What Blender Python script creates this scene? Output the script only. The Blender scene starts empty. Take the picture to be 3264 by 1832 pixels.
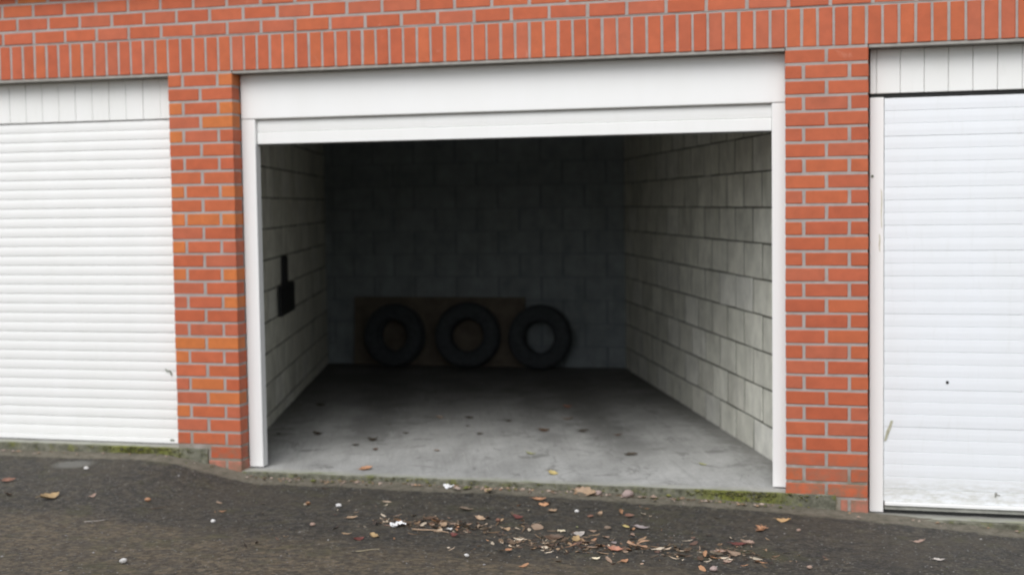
import bpy, bmesh, math, random
from math import radians as R, sin, cos, atan2, pi
from mathutils import Matrix, Vector, noise as mnoise

random.seed(11)
S = bpy.context.scene
COL = S.collection

# ------------------------------------------------------------------ camera, sky, sun, exposure
cam_d = bpy.data.cameras.new("camera")
cam = bpy.data.objects.new("camera", cam_d)
COL.objects.link(cam)
cam_d.sensor_fit = 'HORIZONTAL'
cam_d.sensor_width = 36.0
cam_d.lens = 36.0 * 4500 / 3264
cam_d.clip_start = 0.05
cam_d.clip_end = 600
cam.matrix_world = (Matrix.Translation((2.0348, -7.1575, -0.7493)) @ Matrix.Rotation(0.266326, 4, 'Z')
                    @ Matrix.Rotation(1.511387, 4, 'X') @ Matrix.Rotation(-0.01371, 4, 'Z'))
cam_d.dof.use_dof = True            # the photograph is slightly out of focus
cam_d.dof.focus_distance = 4.9
cam_d.dof.aperture_fstop = 2.3
S.camera = cam

W = bpy.data.worlds.new("World")
S.world = W
W.use_nodes = True
wn = W.node_tree.nodes
wl = W.node_tree.links
wn.clear()
SUN_EL = R(45)
SUN_AZ = atan2(-0.06, -0.99)         # clockwise from +Y
sky = wn.new('ShaderNodeTexSky')
sky.sky_type = 'NISHITA'
sky.sun_disc = False
sky.sun_elevation = SUN_EL
sky.sun_rotation = SUN_AZ
sky.air_density = 1.0
sky.dust_density = 1.5
sky.ozone_density = 1.0
hs = wn.new('ShaderNodeHueSaturation')
hs.inputs['Saturation'].default_value = 0.30      # overcast: the cloud takes the blue out of the sky
bg = wn.new('ShaderNodeBackground')
bg.inputs['Strength'].default_value = 0.095
wo = wn.new('ShaderNodeOutputWorld')
wl.new(sky.outputs[0], hs.inputs['Color'])
wl.new(hs.outputs[0], bg.inputs['Color'])
wl.new(bg.outputs[0], wo.inputs['Surface'])

sun_d = bpy.data.lights.new("sun", 'SUN')
sun_d.energy = 1.2
sun_d.angle = R(44)
sun_d.color = (1.0, 0.992, 0.98)
sun = bpy.data.objects.new("sun", sun_d)
COL.objects.link(sun)
sdir = Vector((sin(SUN_AZ) * cos(SUN_EL), cos(SUN_AZ) * cos(SUN_EL), sin(SUN_EL)))
sun.rotation_euler = sdir.to_track_quat('Z', 'Y').to_euler()
sun.location = (-6, -10, 12)

S.view_settings.view_transform = 'Standard'
S.view_settings.look = 'None'
S.view_settings.gamma = 1.0
S.view_settings.use_curve_mapping = False
S.view_settings.exposure = 0.84
S.render.engine = 'CYCLES'
S.cycles.use_denoising = True
S.cycles.max_bounces = 8
S.cycles.diffuse_bounces = 5
S.cycles.sample_clamp_indirect = 6.0

# ------------------------------------------------------------------ materials
def mat(name):
    m = bpy.data.materials.new(name)
    m.use_nodes = True
    nt = m.node_tree
    return m, nt, nt.nodes['Principled BSDF']

def nd(nt, t, **kw):
    n = nt.nodes.new(t)
    for k, v in kw.items():
        if hasattr(n, k):
            setattr(n, k, v)
        else:
            n.inputs[k].default_value = v
    return n

def pos(nt):
    return nt.nodes.new('ShaderNodeNewGeometry').outputs['Position']

def noise(nt, vec, scale, detail=4, rough=0.55, dist=0.0):
    n = nt.nodes.new('ShaderNodeTexNoise')
    n.inputs['Scale'].default_value = scale
    n.inputs['Detail'].default_value = detail
    n.inputs['Roughness'].default_value = rough
    n.inputs['Distortion'].default_value = dist
    nt.links.new(vec, n.inputs['Vector'])
    return n.outputs['Fac']

def scaled(nt, vec, sx, sy, sz):
    n = nt.nodes.new('ShaderNodeVectorMath'); n.operation = 'MULTIPLY'
    nt.links.new(vec, n.inputs[0]); n.inputs[1].default_value = (sx, sy, sz)
    return n.outputs[0]

def ramp(nt, fac, stops):
    n = nt.nodes.new('ShaderNodeValToRGB')
    e = n.color_ramp.elements
    while len(e) < len(stops):
        e.new(0.5)
    for el, (p, c) in zip(e, stops):
        el.position = p
        el.color = (c, c, c, 1) if isinstance(c, (int, float)) else (c[0], c[1], c[2], 1)
    nt.links.new(fac, n.inputs[0])
    return n.outputs[0]

def mix(nt, fac, a, b, mode='MIX'):
    n = nt.nodes.new('ShaderNodeMix'); n.data_type = 'RGBA'; n.blend_type = mode
    for sock, v in ((n.inputs[0], fac), (n.inputs[6], a), (n.inputs[7], b)):
        if isinstance(v, (int, float)):
            sock.default_value = v
        elif isinstance(v, (tuple, list)):
            sock.default_value = (v[0], v[1], v[2], 1)
        else:
            nt.links.new(v, sock)
    return n.outputs[2]

def math_(nt, op, a, b=None, c=None, clamp=False):
    n = nt.nodes.new('ShaderNodeMath'); n.operation = op; n.use_clamp = clamp
    for s, v in zip(n.inputs, (a, b, c)):
        if v is None: continue
        if isinstance(v, (int, float)): s.default_value = v
        else: nt.links.new(v, s)
    return n.outputs[0]

def smooth(nt, v, lo, hi):
    n = nt.nodes.new('ShaderNodeMapRange'); n.interpolation_type = 'SMOOTHSTEP'; n.clamp = True
    nt.links.new(v, n.inputs[0])
    a, b, t0, t1 = (lo, hi, 0, 1) if lo < hi else (hi, lo, 1, 0)
    n.inputs[1].default_value = a; n.inputs[2].default_value = b
    n.inputs[3].default_value = t0; n.inputs[4].default_value = t1
    return n.outputs[0]

def sep(nt, vec):
    n = nt.nodes.new('ShaderNodeSeparateXYZ'); nt.links.new(vec, n.inputs[0]); return n.outputs

def bump(nt, bsdf, h, strength, dist):
    n = nt.nodes.new('ShaderNodeBump')
    n.inputs['Strength'].default_value = strength; n.inputs['Distance'].default_value = dist
    nt.links.new(h, n.inputs['Height']); nt.links.new(n.outputs[0], bsdf.inputs['Normal'])

def setc(nt, bsdf, c):
    if isinstance(c, (tuple, list)): bsdf.inputs['Base Color'].default_value = (c[0], c[1], c[2], 1)
    else: nt.links.new(c, bsdf.inputs['Base Color'])

def m_objcolor(name, rough, scale, amount, bscale=120, bstr=0.25, specks=False, runs=False):
    m, nt, b = mat(name)
    oi = nt.nodes.new('ShaderNodeObjectInfo')
    p = pos(nt)
    n1 = noise(nt, p, scale, 5, 0.6)
    v = ramp(nt, n1, [(0.25, 1 - amount), (0.75, 1 + amount)])
    c = mix(nt, 1.0, oi.outputs['Color'], v, 'MULTIPLY')
    if specks:
        s = noise(nt, p, 9, 6, 0.65, 0.4)
        f = ramp(nt, s, [(0.66, 0.0), (0.78, 0.40)])
        c = mix(nt, f, c, (0.62, 0.36, 0.27))
        s2 = noise(nt, p, 55, 3, 0.6)
        f2 = ramp(nt, s2, [(0.66, 0.0), (0.74, 0.5)])
        c = mix(nt, f2, c, (0.30, 0.09, 0.05))
        z = sep(nt, p)[2]                                # mud splashed up from the drive
        low = smooth(nt, z, -1.95, -2.26)
        dn = ramp(nt, noise(nt, p, 16, 5, 0.65), [(0.42, 0.0), (0.6, 0.85)])
        c = mix(nt, math_(nt, 'MULTIPLY', low, dn), c, (0.20, 0.135, 0.09))
    if runs:                                             # damp runs and dull patches down the blocks
        f3 = ramp(nt, noise(nt, scaled(nt, p, 1, 1, 0.25), 6, 6, 0.7, 0.4), [(0.50, 0.0), (0.70, 0.34)])
        c = mix(nt, f3, c, mix(nt, 1.0, c, (0.52, 0.53, 0.46), 'MULTIPLY'))
    setc(nt, b, c)
    b.inputs['Roughness'].default_value = rough
    bump(nt, b, noise(nt, p, bscale, 5, 0.65), bstr, 0.004)
    return m

M = {}
M['brick'] = m_objcolor('fired_brick', 0.72, 14, 0.14, 140, 0.22, True)
M['block'] = m_objcolor('concrete_block', 0.9, 7, 0.22, 90, 0.55, False, True)

def m_mortar():
    m, nt, b = mat('mortar')
    p = pos(nt)
    c = ramp(nt, noise(nt, p, 12, 5, 0.65), [(0.3, (0.295, 0.26, 0.24)), (0.7, (0.395, 0.352, 0.33))])
    z = sep(nt, p)[2]
    low = smooth(nt, z, -1.9, -2.25)
    c = mix(nt, math_(nt, 'MULTIPLY', low, ramp(nt, noise(nt, p, 14, 4), [(0.38, 0.1), (0.6, 0.9)])), c, (0.16, 0.14, 0.09))
    setc(nt, b, c); b.inputs['Roughness'].default_value = 0.92
    bump(nt, b, noise(nt, p, 160, 4, 0.7), 0.4, 0.004)
    return m
M['mortar'] = m_mortar()

def m_joint():
    m, nt, b = mat('block_mortar')
    p = pos(nt)
    setc(nt, b, ramp(nt, noise(nt, p, 12, 4), [(0.3, (0.10, 0.10, 0.08)), (0.7, (0.17, 0.167, 0.135))]))
    b.inputs['Roughness'].default_value = 0.95
    return m
M['joint'] = m_joint()

def m_white(name, col, rough, grime, streak=0.0):
    m, nt, b = mat(name)
    p = pos(nt)
    c = mix(nt, ramp(nt, noise(nt, scaled(nt, p, 2.2, 2.2, 0.5), 2.5, 5, 0.6), [(0.35, 0.0), (0.75, grime)]), col, (0.60, 0.60, 0.52))
    f = ramp(nt, noise(nt, scaled(nt, p, 9, 9, 1.3), 3.0, 6, 0.7, 0.3), [(0.56, 0.0), (0.74, streak)])
    c = mix(nt, f, c, (0.46, 0.46, 0.38))
    if streak > 0:
        z = sep(nt, p)[2]
        low = smooth(nt, z, -2.10, -2.25)
        f2 = ramp(nt, noise(nt, scaled(nt, p, 5, 5, 22), 3.0, 5, 0.7), [(0.40, 0.05), (0.62, 0.6)])
        c = mix(nt, math_(nt, 'MULTIPLY', low, f2), c, (0.44, 0.43, 0.36))
    setc(nt, b, c)
    b.inputs['Roughness'].default_value = rough
    bump(nt, b, noise(nt, p, 6, 3), 0.05, 0.01)
    return m
M['pvc'] = m_white('white_coated_metal', (0.81, 0.81, 0.805), 0.38, 0.10)
M['slat'] = m_white('white_slat', (0.80, 0.80, 0.79), 0.42, 0.12, 0.06)
M['ribbed'] = m_white('white_ribbed_door', (0.77, 0.79, 0.82), 0.45, 0.12, 0.12)
M['board'] = m_white('white_board', (0.80, 0.80, 0.785), 0.5, 0.15, 0.12)
M['post'] = m_white('white_door_post', (0.83, 0.82, 0.81), 0.5, 0.06, 0.0)

def m_plain(name, col, rough=0.7, var=0.25, scale=20, metal=0.0, col2=None):
    m, nt, b = mat(name)
    p = pos(nt)
    c2 = col2 or tuple(min(1, k * (1 + var)) for k in col)
    c1 = tuple(k * (1 - var) for k in col)
    setc(nt, b, ramp(nt, noise(nt, p, scale, 5, 0.6), [(0.3, c1), (0.7, c2)]))
    b.inputs['Roughness'].default_value = rough
    b.inputs['Metallic'].default_value = metal
    return m
M['lintel'] = m_plain('lintel_concrete', (0.31, 0.295, 0.27), 0.85, 0.2, 18)
M['ceiling'] = m_plain('ceiling_concrete', (0.13, 0.13, 0.128), 0.9, 0.2, 3)
M['roof'] = m_plain('roof_felt', (0.05, 0.05, 0.05), 0.9)
M['eave'] = m_plain('dark_stained_wood', (0.035, 0.022, 0.015), 0.6, 0.4, 12)
M['rubber'] = m_plain('tyre_rubber', (0.044, 0.050, 0.055), 0.85, 0.3, 30)
M['wood'] = m_plain('brown_chipboard', (0.135, 0.110, 0.083), 0.8, 0.25, 9)
M['black'] = m_plain('black_metal', (0.008, 0.008, 0.009), 0.6, 0.3, 20)
M['seal'] = m_plain('black_rubber_seal', (0.010, 0.011, 0.010), 0.6, 0.3, 20)
M['alu'] = m_plain('grey_aluminium', (0.30, 0.30, 0.27), 0.5, 0.3, 14)
M['rust'] = m_plain('greenish_corrosion', (0.13, 0.15, 0.11), 0.8, 0.4, 80)

def m_litter(name, rough=0.7):
    m, nt, b = mat(name)
    oi = nt.nodes.new('ShaderNodeObjectInfo')
    p = pos(nt)
    v = ramp(nt, noise(nt, p, 45, 4, 0.6), [(0.25, 0.68), (0.75, 1.3)])
    setc(nt, b, mix(nt, 1.0, oi.outputs['Color'], v, 'MULTIPLY'))
    b.inputs['Roughness'].default_value = rough
    return m
M['leaf'] = m_litter('dry_leaf', 0.6)
M['stone'] = m_litter('pebble', 0.75)
M['paper'] = m_litter('paper_scrap', 0.8)

def m_attr(name, rough):
    m, nt, b = mat(name)
    a = nt.nodes.new('ShaderNodeAttribute'); a.attribute_name = 'tone'
    setc(nt, b, a.outputs['Color']); b.inputs['Roughness'].default_value = rough
    return m
M['crumb'] = m_attr('litter_crumbs', 0.75)

def m_asphalt():
    m, nt, b = mat('worn_asphalt')
    p = pos(nt)
    x, y, z = sep(nt, p)
    big = noise(nt, p, 1.3, 5, 0.6, 0.5)
    fine = noise(nt, p, 60, 6, 0.75)
    c = ramp(nt, fine, [(0.30, (0.022, 0.021, 0.018)), (0.50, (0.046, 0.043, 0.038)), (0.70, (0.105, 0.100, 0.089))])
    # brown dust and mud lying over the outer part of the drive, its edge wandering
    wob = math_(nt, 'MULTIPLY_ADD', noise(nt, p, 2.2, 5, 0.65), 0.6, -0.3)
    yd = math_(nt, 'ADD', math_(nt, 'ADD', y, wob), math_(nt, 'MULTIPLY', x, 0.05))
    d = smooth(nt, yd, -1.10, -1.42)
    d = math_(nt, 'MULTIPLY', d, smooth(nt, x, 2.3, 1.3))
    mud = ramp(nt, noise(nt, p, 38, 6, 0.7), [(0.3, (0.058, 0.049, 0.037)), (0.7, (0.140, 0.118, 0.090))])
    c = mix(nt, math_(nt, 'MULTIPLY', d, 0.85), c, mud)
    mot = noise(nt, p, 17, 5, 0.7, 0.4)
    c = mix(nt, ramp(nt, mot, [(0.42, 0.0), (0.60, 0.85)]), c, mix(nt, 1.0, c, (1.85, 1.72, 1.45), 'MULTIPLY'))
    c = mix(nt, ramp(nt, noise(nt, p, 31, 4, 0.7), [(0.46, 0.0), (0.60, 0.8)]), c, mix(nt, 1.0, c, (0.45, 0.42, 0.38), 'MULTIPLY'))
    # brownish patches and mossy film
    c = mix(nt, ramp(nt, big, [(0.5, 0.0), (0.68, 0.5)]), c, (0.078, 0.065, 0.046))
    c = mix(nt, ramp(nt, noise(nt, p, 5, 5, 0.7), [(0.54, 0.0), (0.70, 0.6)]), c, (0.075, 0.073, 0.034))
    # pale aggregate showing through
    vo = nt.nodes.new('ShaderNodeTexVoronoi'); vo.inputs['Scale'].default_value = 48
    nt.links.new(p, vo.inputs['Vector'])
    cs = sep(nt, vo.outputs['Color'])
    sp = math_(nt, 'MULTIPLY', smooth(nt, vo.outputs['Distance'], 0.30, 0.15), math_(nt, 'GREATER_THAN', cs[0], 0.82))
    c = mix(nt, math_(nt, 'MULTIPLY', sp, 0.75), c, (0.24, 0.235, 0.225))
    # mortar haunch along the wall foot
    wob2 = math_(nt, 'MULTIPLY_ADD', noise(nt, p, 9, 4, 0.6), 0.07, -0.035)
    e = smooth(nt, math_(nt, 'ADD', y, wob2), -0.125, -0.085)
    ec = ramp(nt, noise(nt, p, 22, 5, 0.7), [(0.3, (0.10, 0.092, 0.065)), (0.7, (0.23, 0.205, 0.16))])
    c = mix(nt, math_(nt, 'MULTIPLY', e, 0.85), c, ec)
    # pale worn spot before the left garage
    dx = math_(nt, 'ADD', x, 2.41); dy = math_(nt, 'ADD', y, 0.25)
    rr = math_(nt, 'ADD', math_(nt, 'MULTIPLY', dx, math_(nt, 'MULTIPLY', dx, 60)), math_(nt, 'MULTIPLY', dy, math_(nt, 'MULTIPLY', dy, 90)))
    c = mix(nt, math_(nt, 'MULTIPLY', smooth(nt, rr, 1.2, 0.2), 0.7), c, (0.20, 0.20, 0.18))
    setc(nt, b, c)
    b.inputs['Roughness'].default_value = 0.88
    h = math_(nt, 'ADD', noise(nt, p, 110, 4, 0.7), math_(nt, 'MULTIPLY', noise(nt, p, 28, 4), 0.6))
    bump(nt, b, h, 0.9, 0.010)
    return m
M['asphalt'] = m_asphalt()

def m_floor():
    m, nt, b = mat('stained_concrete_floor')
    p = pos(nt)
    x, y, z = sep(nt, p)
    c = ramp(nt, noise(nt, scaled(nt, p, 1.0, 0.45, 1), 3.2, 6, 0.65, 0.3), [(0.28, (0.30, 0.30, 0.288)), (0.72, (0.52, 0.52, 0.505))])
    c = mix(nt, ramp(nt, noise(nt, p, 70, 4, 0.7), [(0.3, 0.35), (0.6, 0.0)]), c, (0.17, 0.17, 0.16))
    # dark tyre tracks run in along the skewed bay, oil between them
    xs = math_(nt, 'ADD', x, math_(nt, 'MULTIPLY', y, 0.345))
    wob = math_(nt, 'MULTIPLY_ADD', noise(nt, p, 2.4, 6, 0.7), 0.7, -0.35)
    xs = math_(nt, 'ADD', xs, wob)
    for cx, w, s in ((-0.72, 0.30, 0.5), (0.82, 0.30, 0.62), (0.42, 0.16, 0.35), (-1.35, 0.25, 0.3)):
        d = math_(nt, 'ABSOLUTE', math_(nt, 'SUBTRACT', xs, cx))
        t = math_(nt, 'MULTIPLY', smooth(nt, d, w, 0.03), smooth(nt, math_(nt, 'ADD', y, wob), 0.35, 1.6))
        t = math_(nt, 'MULTIPLY', t, s)
        c = mix(nt, t, c, (0.075, 0.075, 0.068))
    # oil spots with clear edges, scuffs along the way in, hairline cracks, dirt along the walls
    spot = noise(nt, p, 3.6, 6, 0.72, 0.8)
    c = mix(nt, ramp(nt, spot, [(0.57, 0.0), (0.62, 0.45), (0.70, 0.6)]), c, (0.10, 0.098, 0.088))
    pr = nt.nodes.new('ShaderNodeVectorRotate'); pr.rotation_type = 'Z_AXIS'; pr.inputs['Angle'].default_value = -0.33
    nt.links.new(p, pr.inputs['Vector'])
    scuff = noise(nt, scaled(nt, pr.outputs[0], 15, 1.1, 1), 1.6, 6, 0.7, 0.5)
    c = mix(nt, ramp(nt, scuff, [(0.50, 0.0), (0.68, 0.32)]), c, (0.17, 0.168, 0.155))
    c = mix(nt, ramp(nt, noise(nt, scaled(nt, pr.outputs[0], 22, 1.6, 1), 1.3, 5, 0.65, 0.3), [(0.58, 0.0), (0.72, 0.45)]), c, (0.52, 0.52, 0.50))
    vc = nt.nodes.new('ShaderNodeTexVoronoi'); vc.feature = 'DISTANCE_TO_EDGE'; vc.inputs['Scale'].default_value = 0.75
    wv = nt.nodes.new('ShaderNodeVectorMath'); wv.operation = 'ADD'
    nz = nt.nodes.new('ShaderNodeTexNoise'); nz.inputs['Scale'].default_value = 5; nt.links.new(p, nz.inputs['Vector'])
    nt.links.new(p, wv.inputs[0]); nt.links.new(scaled(nt, nz.outputs['Color'], .25, .25, 0), wv.inputs[1])
    nt.links.new(wv.outputs[0], vc.inputs['Vector'])
    c = mix(nt, math_(nt, 'MULTIPLY', smooth(nt, vc.outputs['Distance'], 0.005, 0.001), 0.28), c, (0.07, 0.07, 0.06))
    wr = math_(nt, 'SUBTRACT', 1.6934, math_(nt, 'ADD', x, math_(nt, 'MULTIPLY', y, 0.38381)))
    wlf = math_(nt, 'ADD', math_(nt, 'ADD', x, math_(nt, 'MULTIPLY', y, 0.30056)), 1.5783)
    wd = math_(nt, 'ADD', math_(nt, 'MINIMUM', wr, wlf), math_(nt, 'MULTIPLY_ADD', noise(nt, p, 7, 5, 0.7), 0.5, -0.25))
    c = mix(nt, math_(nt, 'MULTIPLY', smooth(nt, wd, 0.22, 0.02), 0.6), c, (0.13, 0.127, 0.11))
    # rear floor colour darkened with depth, painting in the bay's fading light
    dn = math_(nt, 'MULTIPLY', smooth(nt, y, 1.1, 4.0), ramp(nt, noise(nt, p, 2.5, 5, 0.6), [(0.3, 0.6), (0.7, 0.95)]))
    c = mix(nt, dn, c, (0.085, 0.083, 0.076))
    # moss and pale weathered lip along the threshold
    wob2 = math_(nt, 'MULTIPLY_ADD', noise(nt, p, 6, 5, 0.6), 0.16, -0.08)
    yy = math_(nt, 'ADD', y, wob2)
    c = mix(nt, math_(nt, 'MULTIPLY', smooth(nt, yy, 0.12, 0.02), 0.6), c, (0.40, 0.40, 0.33))
    c = mix(nt, math_(nt, 'MULTIPLY', smooth(nt, yy, 0.06, 0.0), ramp(nt, noise(nt, p, 9, 5), [(0.45, 0.0), (0.62, 0.7)])), c, (0.17, 0.19, 0.07))
    # front face: damp, mossy; bright moss cushions at both ends
    front = smooth(nt, y, 0.006, -0.001)
    damp = ramp(nt, noise(nt, p, 17, 5, 0.7), [(0.35, (0.055, 0.055, 0.035)), (0.65, (0.20, 0.195, 0.15))])
    c = mix(nt, front, c, damp)
    xa = math_(nt, 'ABSOLUTE', math_(nt, 'SUBTRACT', x, 1.28))
    xb = math_(nt, 'ABSOLUTE', math_(nt, 'ADD', x, 2.12))
    xm = smooth(nt, math_(nt, 'MINIMUM', xa, xb), 0.34, 0.10)
    mm = math_(nt, 'MULTIPLY', front, math_(nt, 'MAXIMUM', math_(nt, 'MULTIPLY', xm, ramp(nt, noise(nt, p, 11, 4), [(0.36, 0.0), (0.5, 0.95)])),
                                            ramp(nt, noise(nt, p, 13, 4), [(0.53, 0.0), (0.66, 0.6)])))
    mc = ramp(nt, noise(nt, p, 60, 4, 0.7), [(0.3, (0.065, 0.075, 0.014)), (0.7, (0.20, 0.21, 0.03))])
    c = mix(nt, mm, c, mc)
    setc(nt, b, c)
    b.inputs['Roughness'].default_value = 0.82
    bump(nt, b, noise(nt, p, 60, 5, 0.7), 0.35, 0.006)
    return m
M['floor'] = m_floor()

# ------------------------------------------------------------------ mesh helpers
def new_obj(name, me, m=None, parent=None, loc=None, color=None):
    o = bpy.data.objects.new(name, me)
    COL.objects.link(o)
    if m is not None and me is not None and len(me.materials) == 0:
        me.materials.append(m)
    if parent is not None: o.parent = parent
    if loc is not None: o.location = loc
    if color is not None: o.color = (color[0], color[1], color[2], 1)
    return o

def tag(o, label=None, cat=None, group=None, kind=None):
    for k, v in (('label', label), ('category', cat), ('group', group), ('kind', kind)):
        if v: o[k] = v
    return o

def empty(name, loc=(0, 0, 0)):
    o = bpy.data.objects.new(name, None)
    COL.objects.link(o); o.location = loc; o.empty_display_size = 0.1
    return o

def mesh_of(bm, name, smooth_=False):
    bmesh.ops.recalc_face_normals(bm, faces=bm.faces)
    me = bpy.data.meshes.new(name)
    bm.to_mesh(me); bm.free()
    if smooth_:
        for p in me.polygons: p.use_smooth = True
    return me

def add_box(bm, x0, x1, y0, y1, z0, z1):
    v = [bm.verts.new((x, y, z)) for x in (x0, x1) for y in (y0, y1) for z in (z0, z1)]
    for f in ((0, 1, 3, 2), (4, 6, 7, 5), (0, 4, 5, 1), (2, 3, 7, 6), (0, 2, 6, 4), (1, 5, 7, 3)):
        bm.faces.new([v[i] for i in f])
    return v

def box_mesh(name, x0, x1, y0, y1, z0, z1, bevel=0.0, seg=1):
    bm = bmesh.new()
    add_box(bm, x0, x1, y0, y1, z0, z1)
    if bevel:
        bmesh.ops.bevel(bm, geom=bm.edges[:], offset=bevel, segments=seg, affect='EDGES', profile=0.6)
    return mesh_of(bm, name, False)

def box_obj(name, m, parent, x0, x1, y0, y1, z0, z1, bevel=0.0, seg=1):
    """box given in world coordinates, its origin at its own centre"""
    c = Vector(((x0 + x1) / 2, (y0 + y1) / 2, (z0 + z1) / 2))
    me = box_mesh(name, x0 - c.x, x1 - c.x, y0 - c.y, y1 - c.y, z0 - c.z, z1 - c.z, bevel, seg)
    pl = parent.matrix_world.translation if parent else Vector((0, 0, 0))
    return new_obj(name, me, m, parent, c - world_loc(parent))

def world_loc(o):
    v = Vector((0, 0, 0))
    while o is not None:
        v += o.location; o = o.parent
    return v

def tube(bm, pts, r, n=8):
    rings = []
    for i, p in enumerate(pts):
        p = Vector(p)
        a = Vector(pts[max(0, i - 1)]); b = Vector(pts[min(len(pts) - 1, i + 1)])
        t = (b - a).normalized()
        u = t.cross(Vector((0.13, 0.2, 1))).normalized(); w = t.cross(u)
        rr = r[i] if isinstance(r, (list, tuple)) else r
        rings.append([bm.verts.new(p + rr * (cos(2 * pi * k / n) * u + sin(2 * pi * k / n) * w)) for k in range(n)])
    for A, B in zip(rings, rings[1:]):
        for k in range(n):
            bm.faces.new((A[k], A[(k + 1) % n], B[(k + 1) % n], B[k]))
    bm.faces.new(rings[0][::-1]); bm.faces.new(rings[-1])

_brick_cache = {}
def brick_mesh(lx, ly, lz, name, m, bev=0.0028, jit=0.0012, variants=3):
    """bevelled brick; origin at the middle of the front (-y) face; a few slightly uneven variants are shared"""
    k = (round(lx, 3), round(ly, 3), round(lz, 3), name, random.randrange(variants))
    if k in _brick_cache: return _brick_cache[k]
    rnd = random.Random(hash(k[:3]) + k[4])
    bm = bmesh.new()
    add_box(bm, -lx / 2, lx / 2, 0, ly, -lz / 2, lz / 2)
    fr = [e for e in bm.edges if all(v.co.y < 1e-6 for v in e.verts)] + [e for e in bm.edges if abs(e.verts[0].co.y - e.verts[1].co.y) > 1e-6]
    bmesh.ops.bevel(bm, geom=fr, offset=bev, segments=1, affect='EDGES')
    for v in bm.verts:
        if v.co.y < ly * 0.5:
            v.co += Vector((rnd.uniform(-jit, jit), rnd.uniform(-jit, jit) * 0.6, rnd.uniform(-jit, jit)))
    me = mesh_of(bm, name)
    me.materials.append(m)
    _brick_cache[k] = me
    return me

# ------------------------------------------------------------------ measured layout
PITCH = 0.077          # brick course
SOL = 0.07713          # soldier pitch
STR = 0.2026           # stretcher pitch
BH, BL, BED, HEAD = 0.0640, 0.1868, 0.0130, 0.0160
def SX(i): return (i - 38.5) * SOL
LP0, LP1 = -1.893, -1.503        # left pillar
RP0, RP1 = 1.4996, 1.9000        # right pillar
DY = 0.10                        # doors stand this far behind the brick face
FZ = -2.223                      # floor of the open garage
LT = -0.30056; RT = -0.38381     # the party walls run in askew
LX0, RX0 = -1.5783, 1.6934
BACK = 5.151
def lwx(y): return LX0 + LT * y
def rwx(y): return RX0 + RT * y

EX = [-6.0, -3.06, -1.95, -1.7, -1.42, 0.07, 1.41, 2.63, 6.0]
EZ = [-2.17, -2.168, -2.163, -2.21, -2.269, -2.271, -2.30, -2.377, -2.42]
def interp(x, xs, zs):
    if x <= xs[0]: return zs[0]
    for a, b, p, q in zip(xs, xs[1:], zs, zs[1:]):
        if x <= b:
            t = (x - a) / (b - a)
            return p + (q - p) * t
    return zs[-1]
def gz(x, y):
    e = sum(interp(x + d, EX, EZ) for d in (-0.08, -0.04, 0, 0.04, 0.08)) / 5
    t = min(1, max(0, -y / 1.4)); t = t * t * (3 - 2 * t)
    xc = max(-8, min(8, x))
    pl = -2.29 - 0.02 * xc - 0.004 * max(0, -y - 1.4)
    return e + (max(pl, -3.2) - e) * t

# ------------------------------------------------------------------ ground
def axis(lo, hi, step, far):
    a = []
    x = lo
    while x <= hi + 1e-6:
        a.append(x); x += step
    s = step; x = lo; pre = []
    while x > -far:
        s *= 1.6; x -= s; pre.append(x)
    s = step; x = a[-1]; post = []
    while x < far:
        s *= 1.6; x += s; post.append(x)
    return pre[::-1] + a + post
gx = axis(-4.5, 4.5, 0.035, 250)
gy = [y for y in axis(-3.2, -0.14, 0.03, 250) if y < -0.125] + [-0.12, -0.10, -0.08, -0.06, -0.04, -0.02, 0.0, 0.02, 0.06, 0.2, 0.6, 3, 8, 20, 60, 250]
verts = []; faces = []
for y in gy:
    for x in gx:
        z = gz(x, min(y, 0))
        if y > -0.11:
            z += 0.022 * min(1, (y + 0.11) / 0.11) + 0.004 * mnoise.noise(Vector((x * 14, y * 14, 3)))
        if y > 0.05: z -= min(0.5, (y - 0.05) * 1.5)
        if -4 < y < 0 and abs(x) < 5:
            z += 0.005 * mnoise.noise(Vector((x * 1.7, y * 1.7, 0))) + 0.0022 * mnoise.noise(Vector((x * 11, y * 11, 7)))
        verts.append((x, y, z))
nx = len(gx)
for j in range(len(gy) - 1):
    for i in range(nx - 1):
        a = j * nx + i
        faces.append((a, a + 1, a + nx + 1, a + nx))
me = bpy.data.meshes.new('asphalt_drive')
me.from_pydata(verts, [], faces)
for p in me.polygons: p.use_smooth = True
tag(new_obj('asphalt_drive', me, M['asphalt']), 'worn dark asphalt drive before the garages', kind='structure')

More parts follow.
